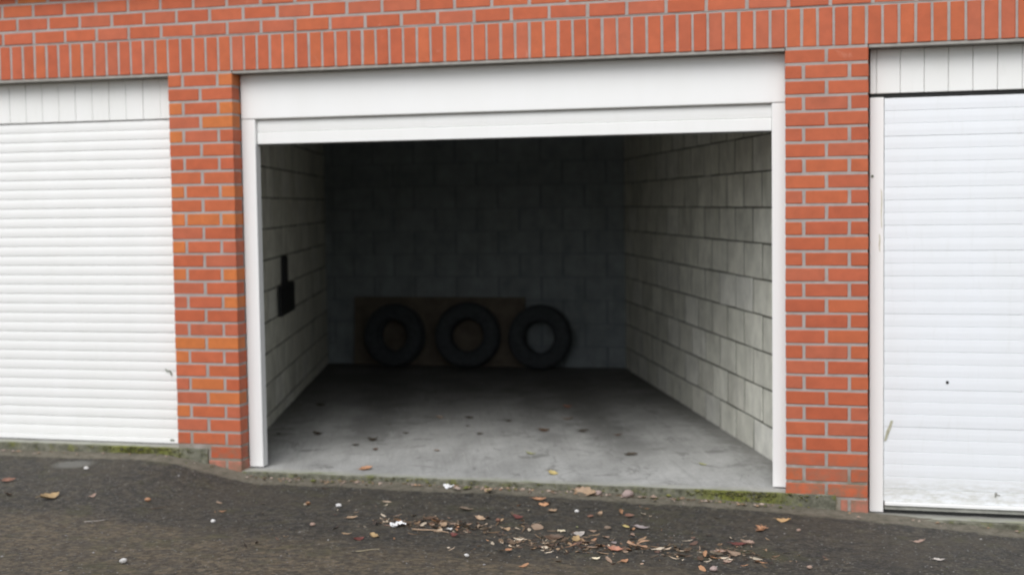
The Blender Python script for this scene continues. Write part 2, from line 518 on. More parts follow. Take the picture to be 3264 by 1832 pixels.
# ------------------------------------------------------------------ concrete floors (setting)
def slab(name, outline, ztop, zbot, label):
    bm = bmesh.new()
    # finely subdivided uneven front lip so that the edge is not ruler straight
    pts = []
    for (x0, y0), (x1, y1) in zip(outline, outline[1:] + outline[:1]):
        n = max(1, int(abs(x1 - x0) / 0.05)) if abs(y0 - y1) < 1e-6 and y0 < 0.05 else 1
        for k in range(n):
            t = k / n
            x = x0 + (x1 - x0) * t; y = y0 + (y1 - y0) * t
            if n > 1: y += 0.004 * mnoise.noise(Vector((x * 9, 1, 5)))
            pts.append((x, y))
    top = [bm.verts.new((x, y + (0.004 if y < 0.05 else 0), ztop + (0.003 * mnoise.noise(Vector((x * 7, 2, 9))) if y < 0.05 else 0))) for x, y in pts]
    lip = [bm.verts.new((x, y, ztop - 0.006)) for x, y in pts]
    bot = [bm.verts.new((x, y - (0.006 * (0.5 + mnoise.noise(Vector((x * 12, 4, 2)))) if y < 0.05 else 0), zbot)) for x, y in pts]
    bm.faces.new(top)
    n = len(pts)
    for A, B in ((top, lip), (lip, bot)):
        for i in range(n):
            bm.faces.new((A[i], A[(i + 1) % n], B[(i + 1) % n], B[i]))
    bmesh.ops.triangulate(bm, faces=[f for f in bm.faces if len(f.verts) > 4])
    return tag(new_obj(name, mesh_of(bm, name), M['floor']), label, kind='structure')

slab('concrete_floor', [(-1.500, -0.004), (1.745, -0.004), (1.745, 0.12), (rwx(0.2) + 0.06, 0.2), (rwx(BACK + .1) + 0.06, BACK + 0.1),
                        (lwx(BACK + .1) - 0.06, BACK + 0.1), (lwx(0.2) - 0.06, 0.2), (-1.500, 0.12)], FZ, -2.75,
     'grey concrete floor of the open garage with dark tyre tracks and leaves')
slab('concrete_floor', [(-5.3, -0.010), (-1.704, -0.010), (-1.704, 0.10), (-1.9, 0.30), (-5.3, 0.30)], -2.104, -2.75,
     'mossy concrete sill below the left shutter door')
slab('concrete_floor', [(1.905, -0.022), (5.3, -0.022), (5.3, 0.30), (1.905, 0.30)], -2.327, -2.75,
     'pale concrete sill below the right ribbed door')

# ------------------------------------------------------------------ the garage building
garage = tag(empty('garage_building', (0, 0, -2.25)),
             'red brick garage row with three bays, grey mortar and a soldier course over the doors', 'building')

REDS = [(0.450, 0.103, 0.040), (0.460, 0.109, 0.044), (0.435, 0.097, 0.037), (0.465, 0.111, 0.040), (0.445, 0.103, 0.044), (0.425, 0.094, 0.038)]
PINK = [(0.440, 0.112, 0.053), (0.430, 0.108, 0.050)]
ORANGE = [(0.50, 0.140, 0.037), (0.52, 0.150, 0.035)]
def brick_col(orange=0.05, pink=0.2):
    r = random.random()
    base = random.choice(ORANGE if r < orange else PINK if r < orange + pink else REDS)
    k = random.uniform(0.955, 1.04)
    return tuple(c * k for c in base)

def put_brick(parent, x, z, lx, lz=BH, ly=0.088, name='brick', col=None, y=0.0):
    me = brick_mesh(lx, ly, lz, name, M['brick'])
    o = new_obj(name, me, None, parent, Vector((x + random.uniform(-.0008, .0008), y + random.uniform(-0.0012, 0.0012), z + random.uniform(-.001, .001))) - world_loc(parent),
                col or brick_col())
    o.rotation_euler = (random.uniform(-.004, .004), random.uniform(-.004, .004), random.uniform(-.006, .006))
    return o

def core(name, boxes, m=None, parent=garage):
    bm = bmesh.new()
    for b in boxes: add_box(bm, *b)
    return new_obj(name, mesh_of(bm, name), m or M['mortar'], parent, -world_loc(parent))

MJ = 0.0030   # mortar sits this far back
# --- brick band: stretcher courses above the soldier course
band = core('brick_wall', [(-5.3, 5.3, MJ, 0.30, 0.196, 0.60)])
zrow = [0.2003, 0.2773, 0.3543, 0.4313]
extra = []
for r, z0 in enumerate(zrow):
    off = SX(3) + (0 if r % 2 == 0 else STR / 2 - 0.004)
    n0 = int((-5.3 - off) / STR) + 1; n1 = int((5.3 - off) / STR)
    for n in range(n0, n1):
        xa = off + n * STR + HEAD / 2; xc = xa + BL / 2
        if -3.5 < xc < (3.2 if r < 3 else -0.3): put_brick(band, xc, z0 + BH / 2, BL, col=brick_col(0.03, 0.25))
        else: extra.append((xa, xa + BL, 0.0, 0.088, z0, z0 + BH))
# --- soldier course
scourse = core('soldier_course', [(-5.3, 5.3, MJ, 0.30, 0.004, 0.194)])
for i in range(-30, 108):
    xc = SX(i + 0.5)
    if -3.5 < xc < 3.2:
        me = brick_mesh(0.0634, 0.088, 0.1868, 'soldier_brick', M['brick'])
        o = new_obj('soldier_brick', me, None, scourse, Vector((xc + random.uniform(-.001, .001), random.uniform(-.001, .001), 0.0945)) - world_loc(scourse), brick_col(0.012, 0.22))
        o.rotation_euler = (random.uniform(-.003, .003), random.uniform(-.006, .006), random.uniform(-.008, .008))
    else: extra.append((xc - .031, xc + .031, 0.0, 0.088, 0.001, 0.188))
# --- concrete lintels showing as a grey strip under the soldiers
for x0, x1 in ((-4.95, LP0 - .002), (LP1 + .002, RP0 - .002), (RP1 + .002, 4.95)):
    box_obj('lintel', M['lintel'], garage, x0, x1, 0.006, 0.30, -0.0140, 0.0025)

# --- pillars
ORANGE_LEFT = {(0, 2), (2, 0), (2, 2), (4, 0), (8, 0), (8, 2), (10, 1), (10, 2), (14, 2), (16, 2), (20, 0), (22, 1), (14, 0), (12, 0), (24, 0), (19, 1), (23, 1)}
def pillar(x0, x1, three_first, kmax, left):
    w = x1 - x0
    pb = core('pillar', [(x0 + MJ, x1 - MJ, MJ, 0.198, -2.6, 0.0025)])
    for k in range(kmax):
        zc = -k * PITCH - BED - BH / 2 - 0.0008
        three = (k % 2 == 0) == three_first
        if three:
            a = w * 0.205
            mid = w - 2 * a - 2 * HEAD
            seg = [(x0, a), (x0 + a + HEAD, mid), (x1 - a, a)]
        else:
            a = (w - HEAD) / 2
            seg = [(x0, a), (x1 - a, a)]
        for j, (xa, l) in enumerate(seg):
            if left and k >= 27 and xa + l < -1.69: continue       # the sill stands here
            if left and k >= 27 and xa < -1.702: l -= (-1.702 - xa); xa = -1.702
            if not left and k == 29 and (j == 0 or j == 1 and xa < 1.6): 
                if j == 0: continue
                l -= (1.768 - xa); xa = 1.768
            ly = 0.088
            if three and j == len(seg) - 1 and left: ly = 0.185
            if left: col = random.choice(ORANGE) if (k, j) in ORANGE_LEFT else brick_col(0.10, 0.22)
            else: col = brick_col(0.0, 0.2); col = tuple(c * 0.96 for c in col)
            if (left and k == 28) or (not left and k == 29): col = (0.40, 0.15, 0.10)
            put_brick(pb, xa + l / 2, zc, l, ly=ly, col=col)
    return pb
pillar(LP0, LP1, True, 29, True)
pillar(RP0, RP1, False, 30, False)
# end pillars, outside the picture
for x0, x1 in ((-5.3, -4.93), (4.93, 5.3)):
    core('pillar', [(x0 + MJ, x1 - MJ, MJ, 0.198, -2.6, 0.0025)])
    for k in range(31):
        zc = -k * PITCH - BED - BH / 2
        w = x1 - x0
        for a, b in (((0, .48), (.52, 1)) if k % 2 else ((0, .2), (.25, .75), (.8, 1))):
            extra.append((x0 + a * w, x0 + b * w, 0, 0.088, zc - BH / 2, zc + BH / 2))
bm = bmesh.new()
for b in extra: add_box(bm, *b)
o = new_obj('outer_brick', mesh_of(bm, 'outer_brick'), M['brick'], garage, -world_loc(garage), (0.50, 0.14, 0.075))
o['kind'] = 'stuff'

# --- roof with a dark eave board just above the picture
box_obj('roof', M['roof'], garage, -5.45, 5.45, -0.08, 6.2, 0.62, 0.74)
box_obj('eave', M['eave'], garage, -5.45, 5.45, -0.085, 0.0, 0.500, 0.618)
# --- ceiling of the bays, outer shell
box_obj('ceiling', M['ceiling'], garage, -5.3, 5.3, 0.31, 6.1, 0.03, 0.19)
shell = core('outer_wall', [(-5.3, -5.2, 0.2, 6.1, -2.7, 0.03), (5.2, 5.3, 0.2, 6.1, -2.7, 0.03), (-5.2, 5.2, 6.0, 6.1, -2.7, 0.03)])

# --- block walls of the open bay
BLK, BHT = 0.375, 0.2073
JZ, JY = 0.009, 0.021
GREYS = [(0.74, 0.73, 0.645), (0.71, 0.70, 0.615), (0.77, 0.76, 0.69), (0.68, 0.672, 0.59), (0.73, 0.715, 0.63)]
SHADED_BACKS = [(0.265, 0.295, 0.31), (0.255, 0.285, 0.30), (0.275, 0.305, 0.32)]  # back wall blocks coloured darker and bluer to paint in deep shade
def block_col():
    k = random.uniform(0.92, 1.06)
    return tuple(c * k for c in random.choice(GREYS))
_blk = {}
def block_mesh(lx, lz):
    key = (round(lx, 3), round(lz, 3), random.randrange(3))
    if key not in _blk:
        bm = bmesh.new()
        add_box(bm, -lx / 2, lx / 2, 0, 0.09, -lz / 2, lz / 2)
        fr = [e for e in bm.edges if all(v.co.y < 1e-6 for v in e.verts)]
        bmesh.ops.bevel(bm, geom=fr, offset=0.002, segments=1, affect='EDGES')
        for v in bm.verts: v.co += Vector((random.uniform(-.003, .003), random.uniform(-.0006, .0006), random.uniform(-.003, .003)))
        me = mesh_of(bm, 'block'); me.materials.append(M['block'])
        _blk[key] = me
    return _blk[key]

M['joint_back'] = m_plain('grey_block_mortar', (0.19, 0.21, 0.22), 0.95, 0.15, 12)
def block_wall(name, origin, along, inward, length, ztops, phase, holes=(), thick=0.10):
    """origin: wall face at along=0; along: unit vector; ztops: descending joint heights"""
    root = empty(name, Vector(origin) - world_loc(garage)); root.parent = garage
    ang = atan2(inward[1], inward[0]) + pi / 2      # local -y looks into the room
    wl_ = math.hypot(*along[:2])
    rot = Matrix.Rotation(ang, 4, 'Z')
    ax = Vector((rot @ Vector((1, 0, 0))))
    sgn = 1 if ax.dot(Vector(along)) > 0 else -1
    bmc = bmesh.new()
    for r, (zt, zb) in enumerate(zip(ztops, ztops[1:])):
        h = zt - zb
        hs = [(a, b) for rr, a, b in holes if rr == r]
        # mortar behind, split round the holes
        cuts = [0.0]
        for a, b in sorted(hs): cuts += [a, b]
        cuts.append(length)
        for a, b in zip(cuts[::2], cuts[1::2]):
            vs = add_box(bmc, sgn * a if sgn > 0 else -b, b if sgn > 0 else -a, 0.0012, thick, zb, zt)
        s = -phase[r % 2]
        while s < length:
            a = max(0, s) + JY / 2; b = min(length, s + PL) - JY / 2
            s += PL
            pieces = [(a, b)]
            for ha, hb_ in hs:
                nxt = []
                for p, q in pieces:
                    if hb_ <= p or ha >= q: nxt.append((p, q)); continue
                    if ha - p > 0.03: nxt.append((p, ha))
                    if q - hb_ > 0.03: nxt.append((hb_, q))
                pieces = nxt
            for p, q in pieces:
                if q - p < 0.03: continue
                o = new_obj('block', block_mesh(q - p, h - JZ), None, root,
                            rot @ Vector((sgn * (p + q) / 2, random.uniform(-.0016, -.0006), (zt + zb) / 2)), random.choice(SHADED_BACKS) if name == 'back_wall' else block_col())
                o.rotation_euler = (random.uniform(-.002, .002), random.uniform(-.003, .003), ang + random.uniform(-.001, .001))
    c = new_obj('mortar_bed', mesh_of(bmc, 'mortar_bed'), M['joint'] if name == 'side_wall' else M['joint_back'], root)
    c.rotation_euler = (0, 0, ang)
    return root

def heights(z0, lo=FZ - 0.004, hi=0.03):
    z = z0
    while z + BHT < hi: z += BHT
    out = [hi]
    while z > lo + 0.05: out.append(z); z -= BHT
    out.append(lo)
    return out
ln = math.hypot(1, RT); PL = BLK * ln
hr = heights(-0.7922)
Y0 = 0.2
# courses: find the phase that puts the head joints where they stand in the photograph
def phase_for(y_joint, l): return ((-(y_joint - Y0) * l) % (BLK * l))
kr = [i for i, z in enumerate(hr) if abs(z + 0.585) < .02][0]
pr = [0, 0]; pr[kr % 2] = phase_for(1.80, ln); pr[(kr - 1) % 2] = phase_for(1.985, ln)
nrm = Vector((-1, RT, 0)).normalized()
block_wall('side_wall', (rwx(Y0), Y0, 0), Vector((RT, 1, 0)).normalized(), nrm, (BACK - Y0) * ln, hr, pr)
ln = math.hypot(1, LT); PL = BLK * ln
hl = heights(-0.6898)
kl = [i for i, z in enumerate(hl) if abs(z + 1.3117) < .02][0]
plh = [0, 0]; plh[kl % 2] = phase_for(1.95, ln); plh[(kl - 1) % 2] = phase_for(2.167, ln)
nrm = Vector((1, -LT, 0)).normalized()
block_wall('side_wall', (lwx(Y0), Y0, 0), Vector((LT, 1, 0)).normalized(), nrm, (BACK - Y0) * ln, hl, plh)
PL = 0.4
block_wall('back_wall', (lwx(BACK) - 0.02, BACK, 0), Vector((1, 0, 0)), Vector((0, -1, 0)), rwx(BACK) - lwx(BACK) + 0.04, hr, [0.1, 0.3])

# ------------------------------------------------------------------ doors
def profile_slat(length, prof, name):
    """extrude a (y, z) profile along x, ends closed"""
    bm = bmesh.new()
    A = [bm.verts.new((-length / 2, y, z)) for y, z in prof]
    B = [bm.verts.new((length / 2, y, z)) for y, z in prof]
    n = len(prof)
    for i in range(n):
        bm.faces.new((A[i], A[(i + 1) % n], B[(i + 1) % n], B[i]))
    bm.faces.new(A[::-1]); bm.faces.new(B)
    me = mesh_of(bm, name)
    return me

def curved_profile(p, bulge=0.0022, groove=0.0005):
    h = p / 2 - 0.0004
    pts = [(groove + 0.004, h), (groove, h - 0.001)]
    for k in range(9):
        a = -1 + 2 * k / 8
        pts.append((-bulge * (1 - a * a), -a * (h - 0.0022)))
    pts += [(groove, -h + 0.001), (groove + 0.004, -h), (0.012, -h), (0.012, h)]
    return pts

def ribbed_profile(p):
    h = p / 2 - 0.0003
    return [(0.0016, h), (0.0003, h - 0.0018), (-0.0006, 0.0), (0.0002, -h + 0.0014), (0.0016, -h), (0.014, -h), (0.014, h)]

# --- the left shutter
left_door = tag(empty('shutter_door', (-3.4, DY + 0.02, -2.10)), 'closed white roller shutter of curved slats on the left, with a scuffed edge', 'garage door')
wL = LP0 + 4.93
xcL = (-4.93 + LP0) / 2
pS = (2.072 - 0.247) / 33
sm = profile_slat(wL, curved_profile(pS), 'slat'); sm.materials.append(M['slat'])
for k in range(33):
    z = -0.247 - (k + 0.5) * pS
    o = new_obj('slat', sm, None, left_door, Vector((xcL, DY + 0.012 + random.uniform(-.0008, .0008), z)) - world_loc(left_door))
    o.rotation_euler = (0, random.uniform(-.0004, .0004), 0)
bb = box_obj('bottom_bar', M['slat'], left_door, -4.93, LP0, DY + 0.004, DY + 0.03, -2.1015, -2.0725, 0.003)
# paint knocked off near the pillar
def flake(name, parent, x, y, z, pts, m, t=0.002):
    bm = bmesh.new()
    f = [bm.verts.new((px, 0, pz)) for px, pz in pts]
    b = [bm.verts.new((px, t, pz)) for px, pz in pts]
    n = len(pts)
    bm.faces.new(f); bm.faces.new(b[::-1])
    for i in range(n): bm.faces.new((f[i], f[(i + 1) % n], b[(i + 1) % n], b[i]))
    return new_obj(name, mesh_of(bm, name), m, parent, Vector((x, y, z)) - world_loc(parent))
flake('scratch', left_door, -1.998, DY + 0.0015, -1.684, [(-.022, .016), (-.012, .012), (-.002, .002), (.010, .008), (.020, -.004), (.022, -.020), (.014, -.022), (.012, -.006), (.002, .000), (-.006, -.004), (-.018, .008)], M['rust'])
flake('drain_hole', left_door, -1.985, DY + 0.002, -2.082, [(-.014, .004), (.0, .007), (.014, .004), (.012, -.005), (-.012, -.005)], M['rust'])

def fascia(x0, x1, first, pitch, ztop, zbot, label):
    t = tag(empty('fascia_panel', ((x0 + x1) / 2, DY, ztop)), label, 'fascia')
    xs = [x0]; x = first
    while x < x1 - 0.01:
        xs.append(x); x += pitch
    xs.append(x1)
    for a, b in zip(xs, xs[1:]):
        me = box_mesh('board', -(b - a) / 2 + .0007, (b - a) / 2 - .0007, 0, 0.018, -(ztop - zbot) / 2, (ztop - zbot) / 2, 0.0028)
        me.materials.append(M['board'])
        o = new_obj('board', me, None, t, Vector(((a + b) / 2, DY + random.uniform(-.001, .001), (ztop + zbot) / 2)) - world_loc(t))
    bk = box_obj('batten', M['board'], t, x0, x1, DY + 0.0195, DY + 0.05, zbot + .01, ztop)
    return t
first = -2.0 - 0.109 * 27
while first < -4.93: first += 0.109
fascia(-4.93, LP0, first, 0.109, -0.0145, -0.2445, 'white vertical boards above the left roller shutter')
fascia(RP1 + 0.006, 4.93, 1.937, 0.1135, -0.0145, -0.2335, 'white vertical boards above the right ribbed door, over a black gap')

# --- the open roller door in the middle
mid = tag(empty('roller_door', (0, DY, -2.223)), 'white roller door pulled up into its casing over the open garage', 'garage door')
hp = box_obj('header_panel', M['pvc'], mid, LP1 + .004, RP0 - .003, DY - 0.004, DY + 0.24, -0.2615, -0.0145, 0.006, 2)
for x0, x1 in ((LP1 + .003, -1.417), (1.425, RP0 - .002)):
    box_obj('guide_rail', M['pvc'], mid, x0, x1, DY, DY + 0.062, -2.216, -0.2635, 0.004, 2)
pm = 0.0665
sm2 = profile_slat(1.423 + 1.415, curved_profile(pm, 0.003, 0.0006), 'slat'); sm2.materials.append(M['slat'])
o = new_obj('slat', sm2, None, mid, Vector((0.004, DY + 0.027, -0.268 - pm / 2)) - world_loc(mid))
o2 = new_obj('slat', sm2, None, mid, Vector((0.004, DY + 0.029, -0.2675 + pm / 2)) - world_loc(mid))
bb = box_obj('bottom_bar', M['slat'], mid, -1.4155, 1.4235, DY + 0.020, DY + 0.045, -0.4005, -0.3355, 0.004, 2)
box_obj('rubber_seal', M['seal'], mid, -1.412, 1.42, DY + 0.024, DY + 0.042, -0.4065, -0.4008)

# --- the right ribbed door
M['drip'] = m_plain('greenish_grime', (0.38, 0.37, 0.28), 0.8, 0.3, 60)
right = tag(empty('ribbed_door', (3.4, DY, -2.32)), 'closed white door of flat horizontal ribs on the right, grimy at the bottom', 'garage door')
post = box_obj('door_post', M['post'], right, RP1 + 0.006, 1.9735, DY - 0.002, DY + 0.06, -2.322, -0.252, 0.004, 2)
xr0, xr1 = 1.9755, 4.93
n = 32
z1, z0 = -0.256, -2.268
pR = (z1 - z0) / n
rm = profile_slat(xr1 - xr0, ribbed_profile(pR), 'rib'); rm.materials.append(M['ribbed'])
for k in range(n):
    o = new_obj('rib', rm, None, right, Vector(((xr0 + xr1) / 2, DY + 0.012 + random.uniform(-.0012, .0012), z1 - (k + .5) * pR)) - world_loc(right))
    o.rotation_euler = (random.uniform(-.004, .004), 0, 0)
box_obj('bottom_ledge', M['pvc'], right, xr0 + .004, xr1, DY - 0.012, DY + 0.02, -2.286, -2.2685, 0.003)
box_obj('bottom_rail', M['alu'], right, xr0 + .004, xr1, DY + 0.002, DY + 0.02, -2.307, -2.2865)
box_obj('rubber_seal', M['seal'], right, xr0, xr1, DY + 0.012, DY + 0.03, -2.327, -2.3075)
box_obj('head_gap', M['seal'], right, RP1 + .006, xr1, DY + 0.016, DY + 0.05, -0.2515, -0.2340)
def disc(name, parent, x, y, z, r, m, d=0.006, n=14):
    bm = bmesh.new()
    tube(bm, [(0, 0, 0), (0, d, 0)], r, n)
    return new_obj(name, mesh_of(bm, name), m, parent, Vector((x, y, z)) - world_loc(parent))
disc('lock', right, 2.279, DY + 0.0075, -1.662, 0.0075, M['black'])
disc('latch_hole', right, 1.9185, DY - 0.0045, -0.640, 0.007, M['rust'])
flake('scratch', right, 1.997, DY + 0.0095, -1.905, [(.012, .047), (.024, .044), (.016, .014), (.002, -.025), (-.008, -.055), (-.020, -.060), (-.010, -.010), (.004, .022)], M['drip'])
flake('scratch', right, 2.512, DY + 0.0095, -2.215, [(-.006, .012), (.004, .012), (.004, .002), (.018, .000), (.018, -.004), (.002, -.004), (-.002, -.014), (-.007, -.010)], M['alu'])
def stain_flake(x, z, h, w):
    pts = [(-w * .3, h / 2), (w * .3, h * .42), (w * .5, 0.1 * h), (w * .2, -h * .2), (w * .4, -h * .5), (-w * .1, -h * .45), (-w * .35, -h * .1), (-w * .1, h * .2)]
    return flake('stain', right, x, DY - 0.0032, z, pts, M['alu2'], 0.0009)
M['alu2'] = m_plain('dried_drip', (0.56, 0.53, 0.44), 0.7, 0.12, 40)
stain_flake(1.962, -0.80, 0.20, 0.010); stain_flake(1.953, -0.97, 0.09, 0.012)

# ------------------------------------------------------------------ unseen leafy screen behind the camera, added to limit light in the bay
M['blocker_hedge'] = m_plain('blocker_leaves', (0.045, 0.065, 0.028), 0.7, 0.45, 6)
rnd = random.Random(5)
bm = bmesh.new()
for _ in range(12000):
    x = rnd.uniform(-22, 22); t = rnd.random()
    h = 2.5 + 0.4 * mnoise.noise(Vector((x * .35, 0, 1))) + .15 * mnoise.noise(Vector((x * 1.7, 3, 1)))
    z = h * t; y = -15.5 + .35 * mnoise.noise(Vector((x * .6, z * .8, 4))) + rnd.uniform(-.25, .1)
    if rnd.random() < .15: z = h; y = rnd.uniform(-17, -15.4)
    s = rnd.uniform(.10, .24); c = Vector((x, y, -2.4 + z))
    u = Vector((rnd.uniform(-1, 1), rnd.uniform(-.6, .6), rnd.uniform(-1, 1))).normalized(); w = u.cross(Vector((rnd.uniform(-.5, .5), -1, rnd.uniform(-.2, .6)))).normalized()
    bm.faces.new([bm.verts.new(c + s * p) for p in (-u, -.55 * w, u, .55 * w)])
hg = tag(empty('blocker_hedge', (0, -16.2, -2.5)), 'tall dark green leafy screen, added unseen to limit light entering the bay', 'blocker_hedge')
new_obj('blocker_foliage', mesh_of(bm, 'blocker_foliage'), M['blocker_hedge'], hg, -world_loc(hg))
new_obj('blocker_core', box_mesh('blocker_core', -22, 22, -.6, .5, 0, 2.1, .3, 2), M['eave'], hg)

# ------------------------------------------------------------------ things inside the garage
def tyre(loc, rad, width, lean, label):
    t = tag(empty('tyre', loc), label, 'tyre', 'tyres leaning at the back of the garage')
    t.rotation_euler = (lean, random.uniform(0, 1), random.uniform(-.14, .14))
    bm = bmesh.new()
    hole = rad * 0.50
    prof = [(hole, -.36), (hole * 1.06, -.42), (rad * .72, -.5), (rad * .9, -.47), (rad * .965, -.40), (rad, -.30), (rad, -.12), (rad * .985, -.10), (rad, -.08), (rad, .08), (rad * .985, .10), (rad, .12), (rad, .30), (rad * .965, .40), (rad * .9, .47), (rad * .72, .5), (hole * 1.06, .42), (hole, .36), (rad * .62, .30), (rad * .9, .25), (rad * .9, -.25), (rad * .62, -.30)]
    N = 40; rings = []
    for k in range(N):
        a = 2 * pi * k / N
        rings.append([bm.verts.new((r * cos(a), w * width, r * sin(a))) for r, w in prof])
    for k in range(N):
        A = rings[k]; B = rings[(k + 1) % N]
        for i in range(len(prof)):
            j = (i + 1) % len(prof)
            bm.faces.new((A[i], A[j], B[j], B[i]))
    new_obj('tyre_wall', mesh_of(bm, 'tyre_wall', True), M['rubber'], t)
    # tread blocks round the crown, one joined piece
    bm = bmesh.new()
    for k in range(44):
        a = 2 * pi * k / 44
        for w0, w1, da in ((-.44, -.15, 0), (-.07, .07, .05), (.15, .44, 0)):
            vs = []
            for rr in (rad - .001, rad + .006):
                for ww in (w0, w1):
                    for aa in (a + da - .05, a + da + .05):
                        r2 = rr - (0.02 if abs(ww) > .4 else 0)
                        vs.append(bm.verts.new((r2 * cos(aa), ww * width, r2 * sin(aa))))
            for f in ((0, 1, 3, 2), (4, 6, 7, 5), (0, 4, 5, 1), (2, 3, 7, 6), (0, 2, 6, 4), (1, 5, 7, 3)):
                bm.faces.new([vs[i] for i in f])
    o = new_obj('tread', mesh_of(bm, 'tread'), M['rubber'], t); o['kind'] = 'stuff'
    return t
tyre((-2.376, 4.93, FZ + 0.289), 0.283, 0.17, R(-5), 'left tyre of the three against the brown board at the back')
tyre((-1.679, 4.93, FZ + 0.297), 0.291, 0.19, R(-8), 'middle and largest tyre of the three against the brown board')
tyre((-1.010, 4.93, FZ + 0.288), 0.282, 0.165, R(-6), 'right tyre of the three, its hole showing grey block wall')
bd = box_obj('chipboard_sheet', M['wood'], None, -2.83, -1.19, -0.010, 0.010, FZ + 0.004, FZ + 0.63, 0.002)
bd.location.y = 5.09; bd.rotation_euler = (R(-5), 0, 0)
tag(bd, 'brown wooden board standing against the back wall behind the tyres', 'board')

# unidentified black shape on the left wall, built as plates, lower one course high
ln = math.hypot(1, LT)
uv = Vector((LT, 1, 0)) / ln; nv = Vector((1, -LT, 0)) / ln
sh = tag(empty('black_shape', (lwx(2.3) + 0.0, 2.3, -1.312)), 'unidentified black stepped shape on the left block wall', 'black_shape')
sh.rotation_euler = (0, 0, atan2(uv.y, uv.x))
bm = bmesh.new()
add_box(bm, -0.365, 0.405, -0.030, -0.012, -0.212, 0.0)
bmesh.ops.bevel(bm, geom=[e for e in bm.edges if abs(e.verts[0].co.y - e.verts[1].co.y) > .005], offset=0.012, segments=2, affect='EDGES')
for v in bm.verts: v.co.y -= 0.012 * (1 - ((v.co.x - .02) / .39) ** 2)
new_obj('shape_lower', mesh_of(bm, 'shape_lower'), M['black'], sh)
bm = bmesh.new()
add_box(bm, -0.135, 0.070, -0.028, -0.004, -0.004, 0.205)
bmesh.ops.bevel(bm, geom=bm.edges[:], offset=0.006, segments=2, affect='EDGES')
new_obj('shape_upper', mesh_of(bm, 'shape_upper'), M['black'], sh)

